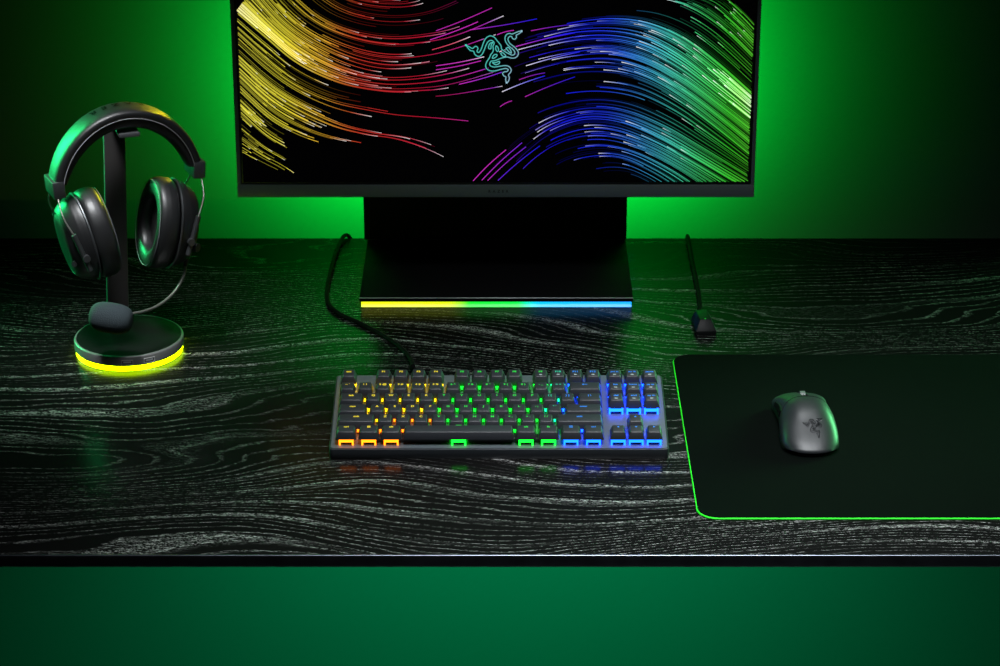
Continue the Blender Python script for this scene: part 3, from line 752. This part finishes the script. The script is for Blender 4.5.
# yokes, cups
CUPZ = .1545 - .105; TIN = R(11)
for s in (-1, 1):
    ex, ez = arc(s * TM, .0055)
    def yoke(b):
        My = Matrix.Translation((ex, 0, ez - .002)) @ Matrix.Rotation(s * R(4), 4, 'Y')
        add_box(b, (-.0070, -.0182, -.0105), (.0070, .0182, .0095), .0014, 2, My)
    yk = shape('yoke_bracket', yoke, M_gun, hd)
    # cup frame: axis d points outwards along local x, tilted so the bottom swings inwards
    Mc = Matrix.Translation((s * .050 - .0025, -.002, CUPZ)) @ Matrix.Rotation(s * TIN, 4, 'Y') @ (Matrix.Rotation(R(90) * s, 4, 'Y'))
    # after rotation: local z -> outwards, local x -> -/+ up, local y -> y
    EZ, EY = .0535, .0445
    cup = shape('ear_cup', lambda b: add_lathe(b, [(.90, .0005), (.955, .001), (.955, .006), (.93, .008), (.93, .0095), (.90, .012), (.84, .018), (.76, .0225), (.70, .0245), (.69, .0240), (.66, .0240), (.64, .0252), (.45, .0268), (.2, .0275), (.02, .0276)], 72, EZ, EY, Mc), M_leather if False else M_black, hd, 50)
    def cushion(b):
        prof = []
        for k in range(28):
            a = 2 * math.pi * k / 27
            ca, sa = math.cos(a), math.sin(a)
            prof.append((.79 + .215 * math.copysign(abs(ca) ** .7, ca), -.0135 + .0128 * math.copysign(abs(sa) ** .7, sa)))
        add_lathe(b, prof[:-1] + [prof[0]], 72, EZ, EY, Mc, cap=False)
    shape('ear_cushion', cushion, M_leather, cup, 60)
    shape('speaker_cloth', lambda b: add_lathe(b, [(.63, -.0135), (.60, -.0125), (.1, -.011), (.02, -.011)], 48, EZ, EY, Mc), M_fabric, cup)
    def rim(b):
        add_lathe(b, [(.965, -.0012), (.992, -.0006), (.992, .0008), (.965, .0014)], 72, EZ, EY, Mc, cap=False)
    shape('trim_ring', rim, M_gun, cup)
    def stitch(b):
        add_lathe(b, [(.925, -.0262), (.935, -.0266), (.945, -.0258)], 72, EZ, EY, Mc, cap=False)
    shape('seam', stitch, mat('seam_thread', (90, 92, 96), .7), cup)
    # side arms: tube on the front and rear flank of the cup with a wire up to the bracket
    def on_cup(d, z, y): return Mc @ Vector((-s * z if False else (-z if s > 0 else z), y, d))
    for f in (-1, 1):
        top = on_cup(.019, .022, f * .0385); bot = on_cup(.012, -.024, f * .0415)
        arm = shape('slider_arm', lambda b: add_tube(b, [top, bot], .0031, 10), M_gun, hd)
        up = Vector((ex + s * .002, f * .015, ez - .011))
        shape('wire', lambda b: add_tube(b, crom([up, up.lerp(top, .5) + Vector((s * .0035, f * .003, 0)), top, top.lerp(bot, .1)], 6), .0011, 8), M_steel, arm)
        piv = on_cup(.013, -.008, f * .040)
        shape('pivot_screw', lambda b: add_tube(b, [piv + Vector((0, -f * .004, 0)), piv + Vector((0, f * .0055, 0))], .0042, 14), M_gun, arm)
    if s > 0:
        kn = on_cup(.019, -.016, -.036)
        shape('volume_dial', lambda b: add_tube(b, [kn, kn + Vector((.004, -.005, 0))], .0052, 16), M_black, cup)
    else:
        kn = on_cup(.0228, -.016, -.026)
        shape('side_knob', lambda b: add_tube(b, [kn, kn + Vector((-.003, -.003, 0))], .0034, 14), M_gun, cup)
# microphone
foamc = at_y(111, 318, 2.552)
pts = [at_y(186, 257, 2.632), at_y(185.5, 266, 2.630), at_y(183.5, 276, 2.624), at_y(175, 291, 2.610), at_y(162, 303, 2.592), at_y(148, 310, 2.575), at_y(133, 313.5, 2.560), at_y(118, 315, 2.553)]
boom = shape('microphone_boom', lambda b: add_tube(b, crom([HI @ p for p in pts], 8), .0017, 10), M_steel, hd)
shape('boom_socket', lambda b: add_tube(b, [HI @ at_y(186.5, 252, 2.634), HI @ pts[0], HI @ pts[1]], [.0048, .0042, .0026], 14), M_black, boom)
def foam(b):
    c = HI @ foamc; ax = (HI.to_3x3() @ Vector((1, -.10, -.13))).normalized()
    prof = []
    for k in range(25):
        a = math.pi * k / 24; prof.append((max(.0006, .0175 * math.sin(a) ** .62), -.0245 * math.copysign(abs(math.cos(a)) ** .75, math.cos(a))))
    q = Vector((0, 0, 1)).rotation_difference(ax).to_matrix().to_4x4()
    add_lathe(b, prof, 40, M=Matrix.Translation(c) @ q)
shape('foam_windscreen', foam, M_foam, boom)

# ------------------------------------------------------------------ lights: overhead softbox, monitor backlight and added unseen lamps
def area(name, loc, target, sx, sy, energy, col, spread=180):
    l = bpy.data.lights.new(name, 'AREA'); l.shape = 'RECTANGLE'; l.size = sx; l.size_y = sy; l.energy = energy; l.color = col; l.spread = R(spread)
    o = bpy.data.objects.new(name, l); C.objects.link(o); o.location = loc
    o.rotation_euler = (Vector(target) - Vector(loc)).to_track_quat('-Z', 'Y').to_euler(); return o
area('softbox_overhead', (.25, 1.75, 1.45), (.25, 2.06, 0),   .8, .5, 8.2, (.93, .97, 1), 56)
area('added_mouse_hotspot', (.33, 2.78, 1.15), (.33, 2.42, 0), .12, .12, .13, (.93, .97, 1), 22)  # unseen lamp added to put a hotspot on the mouse shell
area('added_headset_fill', (-.52, 2.28, 1.05), (-.44, 2.58, .1), .2, .2, .40, (.95, .97, 1), 22)  # unseen fill added to bring out highlights on the headset
area('bias_light_left', (-.155, 2.99, .19), (-.155, 3.2, .19), .12, .22, 4.2, (0, 1, .06), 150)
area('bias_light_right', (.145, 2.99, .19), (.145, 3.2, .19), .12, .22, 4.2, (0, 1, .06), 150)
area('added_under_desk_fill', (.03, 2.84, -.03), (.03, 2.85, -.5), .8, .05, 6.0, (0, 1, .35), 130)  # unseen lamp added to tint the wall below the desk green
area('added_green_rim_left', (-.95, 2.90, .38), (-.50, 2.6, .22), .12, .5, 1.15, (.02, 1, .25), 45)  # unseen lamp added out of frame for the headband's green rim
area('added_green_rim_right', (.86, 2.76, .22), (.34, 2.4, .04), .5, .36, 1.25, (.18, 1, .34), 40)  # unseen lamp added out of frame for the green stripe on the mouse
area('added_yellow_rim', (-.27, 2.91, .36), (-.355, 2.66, .27), .04, .12, .22, (1, .9, .02), 30)  # hidden lamp added to imitate the screen's yellow rim on the headband
